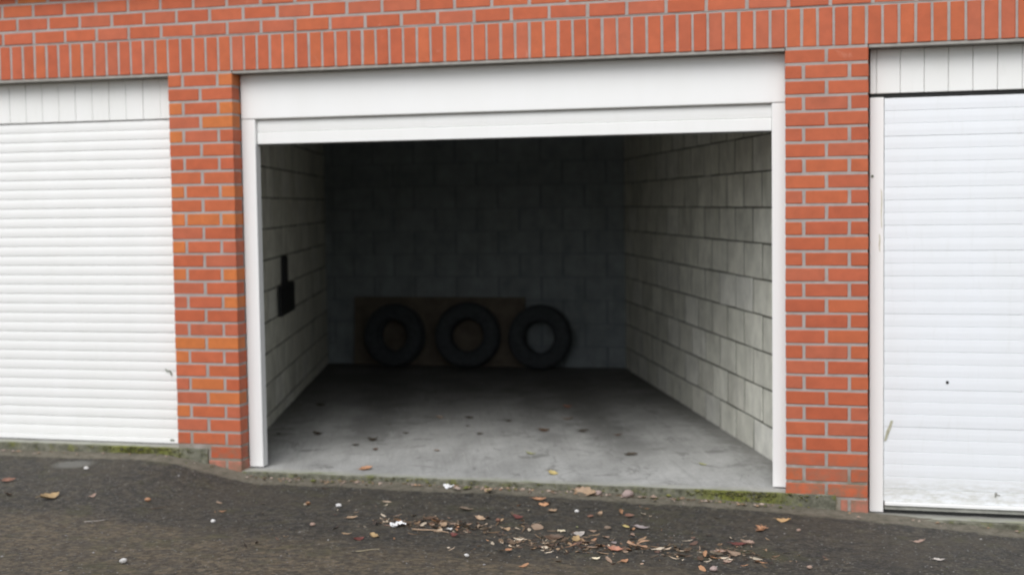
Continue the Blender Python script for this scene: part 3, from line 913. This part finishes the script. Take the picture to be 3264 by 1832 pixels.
# ------------------------------------------------------------------ leaves, twigs, pebbles
LITTER = [
  ('leaf', 'rust', -2.549, -0.65, 0.075, 5, 'rust red leaf at the far left edge of the asphalt'),
  ('leaf', 'brown', -2.389, -0.893, 0.077, 170, 'curled brown and yellow leaf below the rust red leaf at far left'),
  ('leaf', 'ochre', -2.139, -0.891, 0.117, 18, 'long narrow ochre leaf with orange tip on the left asphalt'),
  ('leaf', 'pink', -1.936, -0.824, 0.056, 25, 'small pale pink leaf right of the ochre leaf on the left asphalt'),
  ('stick', 'pale', -1.686, -1.208, 0.096, 4, 'pale grey wood chip on the left asphalt below the pink leaf'),
  ('stone', 'white', -1.164, -1.833, 0.039, 0, 'bright white pebble alone at the bottom left of the asphalt'),
  ('stone', 'white', -2.258, -0.361, 0.03, 0, 'small white pebble close to the mossy sill of the left garage'),
  ('stick', 'brown', -1.53, -0.876, 0.095, 12, 'thin brown twig on the asphalt before the left brick pillar'),
  ('stone', 'white', -1.143, -1.046, 0.029, 0, 'white pebble nearest below the left brick pillar'),
  ('leaf', 'orange', -1.205, -0.819, 0.037, 0, 'little orange leaf scrap before the left guide rail'),
  ('stone', 'orange', -1.648, -0.775, 0.036, 0, 'yellowish pebble right of the pink leaf on the left asphalt'),
  ('leaf', 'orange', -2.908, 0.087, 0.035, 5, 'tiny orange leaf against the sill of the left garage'),
  ('paper', 'white', -0.256, -0.888, 0.079, 14, 'crumpled bright white scrap amid the leaf litter'),
  ('leaf', 'tan', -0.528, -0.793, 0.058, 3, 'pale tan leaf left of the crumpled white scrap'),
  ('leaf', 'ochre', -0.292, -1.103, 0.069, -16, 'yellow orange curled leaf below left of the white scrap'),
  ('leaf', 'maroon', -0.342, -1.174, 0.06, 10, 'dark red leaf left of the yellow orange curled leaf'),
  ('stone', 'pink', -0.652, -0.983, 0.031, 0, 'round pinkish pebble left of the pale tan leaf'),
  ('stone', 'grey', -0.681, -0.586, 0.035, 0, 'light grey pebble between threshold and pale tan leaf'),
  ('stick', 'tan', -0.072, -0.945, 0.187, -5, 'long tan stick right of the crumpled white scrap'),
  ('leaf', 'white', 0.002, -0.891, 0.035, 10, 'whitish leaf scrap at the end of the tan stick'),
  ('leaf', 'orange', 0.034, -0.845, 0.033, -30, 'bright orange leaf scrap past the end of the tan stick'),
  ('leaf', 'maroon', 0.06, -0.99, 0.046, -10, 'dark maroon leaf just below the end of the tan stick'),
  ('paper', 'white', -0.265, -0.015, 0.07, 6, 'flattened white scrap lying against the middle of the threshold'),
  ('leaf', 'tan', -0.029, -0.097, 0.074, -15, 'orange tan leaf at the threshold right of the flattened white scrap'),
  ('leaf', 'orange', 0.02, -0.048, 0.037, 20, 'small orange leaf at the threshold beside the orange tan leaf'),
  ('leaf', 'dull', -0.039, -0.495, 0.08, 5, 'dull grey brown leaf between the threshold and the tan stick'),
  ('leaf', 'tan', 0.091, -0.663, 0.063, -10, 'crinkled pale tan leaf right of the dull grey brown leaf'),
  ('stone', 'rust', 0.181, -0.678, 0.029, 0, 'orange red pebble beside the crinkled pale tan leaf'),
  ('leaf', 'brown', -0.151, -0.71, 0.068, 0, 'dark brown leaf above the tan stick'),
  ('leaf', 'tan', -0.05, -0.817, 0.052, 30, 'tan curled leaf resting just above the right half of the stick'),
  ('stick', 'straw', -0.229, -1.356, 0.106, 5, 'thin straw stalk at the bottom left of the leaf litter'),
  ('leaf', 'orange', 0.37, -1.175, 0.04, 10, 'orange leaf scrap at the bottom middle of the asphalt'),
  ('stone', 'white', 0.22, -1.323, 0.026, 0, 'pale pebble below the dark maroon leaf'),
  ('leaf', 'tan', 0.474, -0.005, 0.136, -10, 'long tan leaf lying along the mossy threshold'),
  ('leaf', 'pink', 0.318, -0.027, 0.047, 5, 'pinkish brown leaf at the threshold left of the long tan leaf'),
  ('stone', 'pinkgrey', 0.696, 0.038, 0.073, 0, 'largest rounded pinkish stone against the mossy threshold'),
  ('stone', 'pinkgrey', 0.539, 0.041, 0.05, 0, 'smaller pinkish stone touching the end of the long tan leaf'),
  ('leaf', 'orange', 0.263, -0.192, 0.072, 0, 'flat orange brown leaf just below the threshold moss'),
  ('paper', 'cream', 0.521, -0.788, 0.035, 0, 'small bright cream scrap on the brown leaf pile'),
  ('leaf', 'greenish', 0.575, -0.697, 0.033, 80, 'pale green yellow leaf upright behind the brown leaf pile'),
  ('leaf', 'pale', 0.614, -0.828, 0.07, 10, 'pale papery leaf on top of the brown leaf pile'),
  ('leaf', 'orange', 0.699, -0.896, 0.041, 12, 'orange pink leaf at the right side of the brown leaf pile'),
  ('leaf', 'brown', 0.516, -0.919, 0.092, 0, 'dark brown leaf at the left of the brown leaf pile'),
  ('leaf', 'ochre', 0.621, -0.926, 0.069, 35, 'ochre brown crumpled leaf in the middle of the brown leaf pile'),
  ('leaf', 'yellow', 0.799, -0.625, 0.043, -10, 'rounded yellow leaf right of the brown leaf pile'),
  ('leaf', 'lilac', 0.873, -0.624, 0.076, -3, 'greyish lilac leaf right of the rounded yellow leaf'),
  ('leaf', 'dull', 0.722, -0.675, 0.052, -20, 'dull pinkish leaf left of the rounded yellow leaf'),
  ('leaf', 'pink', 0.853, -0.762, 0.051, 70, 'upturned pink leaf below the rounded yellow leaf'),
  ('forked', 'tanorange', 0.911, -0.944, 0.122, -15, 'big forked tan orange leaf below the upturned pink leaf'),
  ('leaf', 'redorange', 0.827, -1.038, 0.071, -3, 'vivid red orange leaf left of the forked tan leaf'),
  ('leaf', 'lilac', 0.799, -0.931, 0.041, 15, 'small mauve leaf above the vivid red orange leaf'),
  ('leaf', 'cream', 0.773, -1.207, 0.041, 5, 'cream leaf scrap at the bottom below the brown leaf pile'),
  ('leaf', 'orange', 0.902, -1.213, 0.043, 10, 'orange leaf at the bottom below the vivid red orange leaf'),
  ('maple', 'orange', 1.418, -0.5, 0.08, 20, 'star shaped orange leaf before the right brick pillar'),
  ('leaf', 'maroon', 1.347, -0.797, 0.077, 0, 'maroon crumpled leaf below left of the star shaped orange leaf'),
  ('leaf', 'pink', 1.393, -0.758, 0.054, -10, 'pale pink leaf touching the maroon crumpled leaf'),
  ('leaf', 'pink', 1.281, -0.955, 0.066, -8, 'curved pink leaf left below the maroon crumpled leaf'),
  ('leaf', 'brown', 1.215, -1.091, 0.048, -40, 'dark pinkish brown leaf between curved pink leaf and bottom edge'),
  ('leaf', 'pink', 1.332, -1.1, 0.041, 0, 'short pink leaf below the curved pink leaf'),
  ('stone', 'pinkgrey', 1.292, -1.258, 0.04, 0, 'pinkish stone at the bottom edge of the asphalt'),
  ('leaf', 'tan', 0.625, -0.401, 0.044, 30, 'tan leaf upturned between the threshold and the brown leaf pile'),
  ('leaf', 'rust', 0.595, -0.472, 0.037, -10, 'small rust leaf beside the upturned tan leaf'),
  ('leaf', 'rust', 0.772, -0.412, 0.054, 5, 'rusty brown leaf above the rounded yellow leaf'),
  ('stone', 'white', 0.509, -0.402, 0.027, 0, 'small white pebble between threshold moss and the brown leaf pile'),
  ('leaf', 'tan', 0.39, -0.414, 0.06, 12, 'narrow tan leaf above the cream scrap'),
  ('leaf', 'maroon', 0.257, -0.587, 0.054, -5, 'dark red leaf left of the narrow tan leaf'),
  ('leaf', 'goldorange', 1.512, -0.289, 0.073, -5, 'golden orange leaf at the foot of the right brick pillar'),
  ('leaf', 'pink', 2.137, -0.442, 0.065, 2, 'pinkish brown leaf alone before the right garage door'),
  ('stone', 'pink', 1.68, -1.103, 0.028, 0, 'pink pebble at the bottom right of the asphalt'),
  ('stone', 'pink', 1.592, -0.458, 0.024, 0, 'pale pink pebble right of the golden orange leaf'),
  ('leaf', 'pale', 2.217, -0.767, 0.053, 0, 'pale grey leaf at the bottom right of the asphalt'),
]
FLOOR_LEAVES = [
   ('dark', -2.071, 2.476, 0.07, 0, 'dark leaf by itself near the foot of the left block wall') ,
   ('dark', -0.802, 2.073, 0.055, 0, 'dark leaf before the middle tyre, left one of two lying side by side') ,
   ('dark', -0.499, 1.992, 0.047, 0, 'dark leaf before the middle tyre, right one of two lying side by side') ,
   ('dull', -1.004, 2.037, 0.055, 0, 'faint dull leaf left of the two dark leaves before the middle tyre') ,
   ('dark', -0.707, 1.737, 0.03, 0, 'tiny dark speck of leaf just below the two dark leaves before the middle tyre') ,
   ('dark', -1.572, 1.245, 0.065, 0, 'long dark leaf right of the tiny one near the left guide rail') ,
   ('dark', -1.133, 1.093, 0.066, 0, 'dark arched leaf, largest on the left half of the garage floor') ,
   ('dark', -1.173, 0.899, 0.043, 0, 'small dark leaf just below left of the dark arched leaf on the garage floor') ,
   ('dull', -0.62, 0.809, 0.042, 0, 'faint small dull leaf on the bare middle of the garage floor near the threshold') ,
   ('dark', -1.021, 1.387, 0.042, 0, 'small dark leaf above right of the dark arched leaf on the garage floor') ,
   ('dark', -0.535, 1.437, 0.045, 0, 'small dark leaf alone on the middle of the garage floor') ,
   ('dark', -1.829, 1.218, 0.032, 0, 'tiny dark leaf closest to the left guide rail on the garage floor') ,
   ('brown', -0.165, 1.645, 0.071, 0, 'chunky brown crumpled leaf standing up right of the middle of the garage floor') ,
   ('dark', 0.09, 1.672, 0.064, 0, 'dark leaf on the garage floor just right of the chunky brown crumpled leaf') ,
   ('dark', 0.545, 0.896, 0.076, 0, 'thick dark leaf, largest on the right half of the garage floor') ,
   ('brown', 0.34, 1.559, 0.05, 0, 'reddish brown leaf right of two dark ones on the edge of the right tyre track') ,
   ('greenish', -0.042, 0.807, 0.059, 0, 'greenish brown leaf on the pale middle of the garage floor near the threshold') ,
   ('greenish', 0.992, 0.663, 0.045, 0, 'thin greenish leaf on the garage floor nearest the right block wall') ,
   ('rust', -0.249, 2.698, 0.065, 0, 'reddish leaf deepest inside on the right half of the garage floor') ,
   ('dull', -0.122, 2.149, 0.068, 0, 'dull leaf on the garage floor between the reddish deep one and the chunky brown one') ,
   ('brown', -0.998, 0.772, 0.045, 20, 'brown leaf just below the dark arched leaf on the left half of the garage floor') ,
   ('orange', -0.826, 0.171, 0.078, 6, 'orange leaf on the garage floor just inside the threshold') ,
   ('yellow', 0.234, 0.238, 0.057, -4, 'yellow leaf on the garage floor nearest the middle of the threshold') ,
]

COLS = {'rust': (0.24, 0.10, 0.055), 'brown': (0.11, 0.062, 0.034), 'ochre': (0.42, 0.27, 0.10), 'pink': (0.36, 0.23, 0.165), 'pale': (0.46, 0.41, 0.36),
        'white': (0.58, 0.57, 0.55), 'orange': (0.44, 0.20, 0.08), 'tan': (0.42, 0.27, 0.15), 'maroon': (0.13, 0.042, 0.035), 'grey': (0.55, 0.54, 0.53), 'dull': (0.21, 0.15, 0.10),
        'straw': (0.36, 0.30, 0.17), 'pinkgrey': (0.38, 0.27, 0.24), 'cream': (0.75, 0.66, 0.48), 'greenish': (0.34, 0.34, 0.14), 'yellow': (0.50, 0.38, 0.10),
        'lilac': (0.34, 0.28, 0.27), 'tanorange': (0.42, 0.23, 0.12), 'redorange': (0.44, 0.17, 0.09), 'goldorange': (0.52, 0.30, 0.10), 'dark': (0.045, 0.034, 0.022), 'paper': (0.82, 0.82, 0.82)}

def leaf_mesh(kind, L, seed, curl=0.22):
    rnd = random.Random(seed)
    N = 9; cols_ = 5
    bm = bmesh.new(); g = []
    c1 = rnd.uniform(.6, 1.4) * curl; bend = rnd.uniform(-.25, .25); cup = rnd.uniform(.2, .5)
    asp = {'leaf': rnd.uniform(.40, .60), 'maple': .62, 'forked': .2}[kind]
    for i in range(N + 1):
        t = i / N
        w = (sin(pi * t ** 0.85)) ** 0.8 * asp / 2 if 0 < t < 1 else 0.012
        if kind == 'leaf': w *= 1 + 0.18 * sin(t * 19 + seed)
        if kind == 'maple': w = (0.06 + 0.34 * abs(sin(t * pi * 2.5)) ** 1.5) * (1 - .55 * t) + .01
        if kind == 'forked': w = 0.075 * (1 - .3 * t) * (0.7 + .3 * sin(7 * t + 1))
        row = []
        for j in range(cols_):
            s = (j / (cols_ - 1) - .5) * 2
            x = (t - .5) * L; y = s * w * L + bend * L * (t - .5) ** 2
            z = L * (c1 * (2 * t - 1) ** 2 * .5 + cup * abs(s) ** 1.5 * w + .03 * sin(5 * t + 3 * s + seed) + rnd.uniform(-.012, .012)) 
            row.append(bm.verts.new((x, y, z)))
        g.append(row)
    for i in range(N):
        for j in range(cols_ - 1):
            bm.faces.new((g[i][j], g[i][j + 1], g[i + 1][j + 1], g[i + 1][j]))
    if kind in ('maple', 'forked'):          # side lobes
        for sd in ((1,) if kind == 'forked' else (1, -1)):
            base = Vector((0.02 * L, 0, 0.05 * L)) if kind == 'maple' else Vector((-.05 * L, 0, 0.04 * L))
            dirv = Vector((0.45, sd * .9, .28)).normalized() if kind == 'maple' else Vector((.75, .66, .20)).normalized()
            side = Vector((-dirv.y, dirv.x, 0)).normalized()
            prev = None; LL = L * (.5 if kind == 'maple' else .55)
            for i in range(6):
                t = i / 5
                w = L * (.13 if kind == 'maple' else .07) * sin(pi * (.18 + .8 * t))
                c = base + dirv * LL * t + Vector((0, 0, .05 * L * sin(4 * t)))
                r = [bm.verts.new(c - side * w), bm.verts.new(c + Vector((0, 0, -.02 * L))), bm.verts.new(c + side * w)]
                if prev:
                    for j in range(2): bm.faces.new((prev[j], prev[j + 1], r[j + 1], r[j]))
                prev = r
    # stalk
    if kind != 'forked':
        tube(bm, [(-.5 * L, 0, L * c1 * .5), (-.62 * L, .02 * L, L * c1 * .5 + .02 * L), (-.75 * L, .05 * L, L * c1 * .4)], [.012 * L, .010 * L, .006 * L], 5)
    tl = Matrix.Rotation(rnd.uniform(.12, .45), 3, 'X') @ Matrix.Rotation(rnd.uniform(-.18, .18), 3, 'Y')
    for v in bm.verts: v.co = tl @ v.co
    zmin = min(v.co.z for v in bm.verts)
    for v in bm.verts: v.co.z -= zmin
    return mesh_of(bm, 'leaf', True)

def stone_mesh(r, seed, flat=0.6):
    rnd = random.Random(seed)
    bm = bmesh.new()
    bmesh.ops.create_icosphere(bm, subdivisions=2, radius=1)
    o = Vector((rnd.uniform(0, 50), rnd.uniform(0, 50), 0))
    for v in bm.verts:
        k = 1 + 0.30 * mnoise.noise(v.co * 1.1 + o)
        v.co = Vector((v.co.x * k * r, v.co.y * k * r * rnd.choice((.8, .8)), v.co.z * k * r * flat))
    zmin = min(v.co.z for v in bm.verts)
    for v in bm.verts: v.co.z -= zmin * 0.9
    return mesh_of(bm, 'pebble', True)

def stick_mesh(L, seed):
    rnd = random.Random(seed)
    bm = bmesh.new()
    pts = [((t - .5) * L, L * .03 * sin(5 * t + seed), .004 + L * .02 * abs(sin(4 * t + seed))) for t in [k / 7 for k in range(8)]]
    tube(bm, pts, [L * .022 * (1 - .45 * k / 7) for k in range(8)], 6)
    return mesh_of(bm, 'twig', True)

def paper_mesh(L, seed):
    rnd = random.Random(seed)
    bm = bmesh.new(); g = []
    o = Vector((seed * 3.1, 0, 0))
    for i in range(8):
        row = []
        for j in range(6):
            x = (i / 7 - .5) * L; y = (j / 5 - .5) * L * .55
            edge = 1 - .18 * mnoise.noise(Vector((i * .9, j * .9, 2)) + o)
            h = L * (.17 + .26 * mnoise.noise(Vector((i * .55, j * .7, 0)) + o))
            row.append(bm.verts.new((x * edge, y * edge, max(0.001, h))))
        g.append(row)
    for i in range(7):
        for j in range(5): bm.faces.new((g[i][j], g[i + 1][j], g[i + 1][j + 1], g[i][j + 1]))
    zmin = min(v.co.z for v in bm.verts)
    for v in bm.verts: v.co.z -= zmin
    return mesh_of(bm, 'paper_scrap')

COLS = {k: (v if k in ('white', 'paper', 'cream', 'dark', 'grey', 'maroon') else tuple(.75 * c + .25 * .85 * sum(v) / 3 for c in v)) for k, v in COLS.items()}

CAT = {'leaf': ('fallen_leaf', 'leaf'), 'maple': ('fallen_leaf', 'leaf'), 'forked': ('fallen_leaf', 'leaf'), 'stone': ('pebble', 'pebble'), 'stick': ('twig', 'twig'), 'paper': ('paper_scrap', 'litter')}
GRP = {'leaf': 'fallen leaves on the asphalt drive', 'maple': 'fallen leaves on the asphalt drive', 'forked': 'fallen leaves on the asphalt drive',
       'stone': 'loose pebbles on the asphalt drive', 'stick': 'twigs on the asphalt drive', 'paper': 'white paper scraps on the drive'}
for i, (kind, colr, x, y, L, a, label) in enumerate(LITTER):
    y = min(y, -0.035)
    rz = atan2(4.4 * sin(R(a)), cos(R(a))) + 0.266
    if kind in ('leaf', 'maple', 'forked'): me = leaf_mesh(kind, L * .98, i + 3, .30 if kind == 'leaf' else .15); m = M['leaf']
    elif kind == 'stone': me = stone_mesh(L * .44, i, .66); m = M['stone']
    elif kind == 'stick': me = stick_mesh(L, i); m = M['leaf']
    else: me = paper_mesh(L, i); m = M['paper']; colr = 'cream' if colr == 'cream' else 'paper'
    o = new_obj(CAT[kind][0], me, m, None, (x, y, gz(x, y) + (0.010 if y > -0.1 else 0.004)), COLS[colr])
    o.rotation_euler = (0, 0, rz)
    tag(o, label, CAT[kind][1], GRP[kind])
for i, (colr, x, y, L, a, label) in enumerate(FLOOR_LEAVES):
    me = leaf_mesh('leaf', L * 1.05, 100 + i, .34)
    o = new_obj('fallen_leaf', me, M['leaf'], None, (x, y, FZ + 0.002), COLS[colr])
    o.rotation_euler = (0, 0, atan2(4.4 * sin(R(a)), cos(R(a))) + 0.266 + random.uniform(-.3, .3) * (label is None))
    big = L > 0.065
    if label is None:
        label = {'dark': 'dark shrivelled leaf lying on the concrete garage floor', 'dull': 'faint dull leaf on the concrete garage floor',
                 'brown': 'brown crumpled leaf on the right half of the garage floor', 'greenish': 'greenish brown leaf on the garage floor near the threshold',
                 'rust': 'reddish leaf deep inside on the garage floor'}[colr]
    tag(o, label, 'leaf', 'leaves on the garage floor')

# uncountable crumbs: gravel and leaf bits, joined
def crumbs(name, n, sampler, sizes, palette, label, flat, seed):
    rnd = random.Random(seed)
    vs, fs, cl = [], [], []
    for _ in range(n):
        x, y, z = sampler(rnd)
        s = rnd.uniform(*sizes) * (1 if rnd.random() < .9 else 1.7)
        c = rnd.choice(palette); k = rnd.uniform(.7, 1.2)
        a = rnd.uniform(0, 2 * pi); ar = rnd.uniform(.4, .9); h = s * flat * rnd.uniform(.6, 1.3)
        b = len(vs); tx, ty = rnd.uniform(-.5, .5), rnd.uniform(-.5, .5)
        for q in range(5):
            an = 2 * pi * q / 5; px, py = s * cos(an) * rnd.uniform(.7, 1.1), s * ar * sin(an) * rnd.uniform(.7, 1.1)
            vs.append((x + px * cos(a) - py * sin(a), y + px * sin(a) + py * cos(a), z + h * .25 * (1 + tx * cos(an) + ty * sin(an))))
        vs.append((x, y, z + h)); vs.append((x, y, z - .002))
        for q in range(5):
            fs.append((b + q, b + (q + 1) % 5, b + 5)); fs.append((b + (q + 1) % 5, b + q, b + 6))
        cl += [(c[0] * k, c[1] * k, c[2] * k, 1)] * 7
    me = bpy.data.meshes.new(name); me.from_pydata(vs, [], fs)
    at = me.color_attributes.new('tone', 'FLOAT_COLOR', 'POINT')
    at.data.foreach_set('color', [c for t in cl for c in t])
    return tag(new_obj(name, me, M['crumb']), label, kind='stuff')

def samp_gravel(r):
    x = r.uniform(-3.4, 3.4); y = -0.05 - 2.3 * r.random() ** 1.1
    return x, y, gz(x, y)
def samp_clump(r):
    c = r.choices([(.0, -.80, .19, .07), (-.2, -.86, .10, .05), (.58, -1.02, .14, .07), (.80, -.98, .22, .11), (1.30, -.98, .16, .08), (.35, -.55, .8, .28), (.3, -1.0, .7, .2)], [6, 3, 6, 3, 4, 3, 3])[0]
    x = r.gauss(c[0], c[2]); y = min(-.06, r.gauss(c[1], c[3]))
    return x, y, gz(x, y)
def samp_edge(r):
    x = r.uniform(-1.45, 1.45) if r.random() < .85 else r.uniform(-3.2, 3)
    y = -0.012 - abs(r.gauss(0, .035))
    return x, y, gz(x, y) + .016
crumbs('gravel', 7000, samp_gravel, (.002, .0055), [(.09, .085, .075), (.12, .115, .10), (.065, .06, .05), (.16, .15, .14), (.10, .08, .06), (.06, .055, .045), (.035, .033, .028), (.09, .09, .05), (.25, .24, .23)], 'fine gravel grains strewn over the asphalt', .7, 1)
def flakes(name, n, sampler, sizes, palette, label, seed):
    rnd = random.Random(seed)
    vs, fs, cl = [], [], []
    for _ in range(n):
        x, y, z = sampler(rnd)
        s = sizes[0] + (sizes[1] - sizes[0]) * rnd.random() ** 2.6
        c = rnd.choice(palette); k = rnd.uniform(.7, 1.25)
        m = (Matrix.Rotation(rnd.uniform(0, 2 * pi), 3, 'Z') @ Matrix.Rotation(rnd.uniform(-.9, .9), 3, 'X') @ Matrix.Rotation(rnd.uniform(-.35, .35), 3, 'Y'))
        w = rnd.choice((rnd.uniform(.08, .2), rnd.uniform(.25, .6))); cv = rnd.uniform(.1, .5)
        b = len(vs); loc = []
        for i in range(4):
            t = i / 3; ww = w * (sin(pi * (.12 + .76 * t))) * rnd.uniform(.75, 1.15)
            for sd in (-1, 0, 1):
                loc.append(m @ Vector(((t - .5) * 2 * s, sd * ww * s, s * (cv * (2 * t - 1) ** 2 * .6 + .25 * abs(sd) * w + rnd.uniform(-.06, .06)))))
        zm = min(v.z for v in loc)
        for v in loc: vs.append((x + v.x, y + v.y, z + v.z - zm + .001))
        for i in range(3):
            for j in range(2):
                a = b + i * 3 + j
                fs.append((a, a + 1, a + 4, a + 3))
        cl += [(c[0] * k, c[1] * k, c[2] * k, 1)] * 12
    me = bpy.data.meshes.new(name); me.from_pydata(vs, [], fs)
    at = me.color_attributes.new('tone', 'FLOAT_COLOR', 'POINT')
    at.data.foreach_set('color', [c for t in cl for c in t])
    return tag(new_obj(name, me, M['crumb']), label, kind='stuff')
flakes('leaf_litter', 1150, samp_clump, (.004, .032), [(.19, .125, .075), (.11, .075, .048), (.27, .18, .11), (.36, .25, .155), (.24, .17, .12), (.085, .055, .038), (.42, .33, .24), (.13, .075, .055), (.30, .21, .15), (.15, .105, .065), (.52, .44, .34), (.40, .22, .12), (.06, .045, .035)], 'small broken leaf bits gathered before the threshold', 2)
crumbs('edge_litter', 330, samp_edge, (.004, .016), [(.30, .22, .17), (.20, .14, .09), (.38, .30, .25), (.12, .09, .05), (.12, .13, .03), (.34, .22, .13)], 'crumbs of leaf and moss along the foot of the threshold', .6, 3)

# moss cushions on the two bright stretches and scattered along the lips
def samp_moss(r):
    q = r.random()
    if q < .40: x = r.gauss(1.28, .14); base = (FZ, -0.004)
    elif q < .75: x = r.gauss(-2.12, .17); base = (-2.104, -0.010)
    else: x = r.uniform(-1.45, 1.7); base = (FZ, -0.004)
    x = min(x, 1.73) if x > -1.6 else min(x, -1.715)
    lo = gz(x, 0) + .02
    return x, base[1] - .002, max(lo, base[0] - .004 - abs(r.gauss(0, .022)))
crumbs('moss', 520, samp_moss, (.004, .012), [(.11, .115, .028), (.14, .14, .034), (.085, .088, .028), (.16, .15, .05), (.08, .078, .04)], 'cushions of bright green moss on the front lips of the concrete floors', .55, 4)
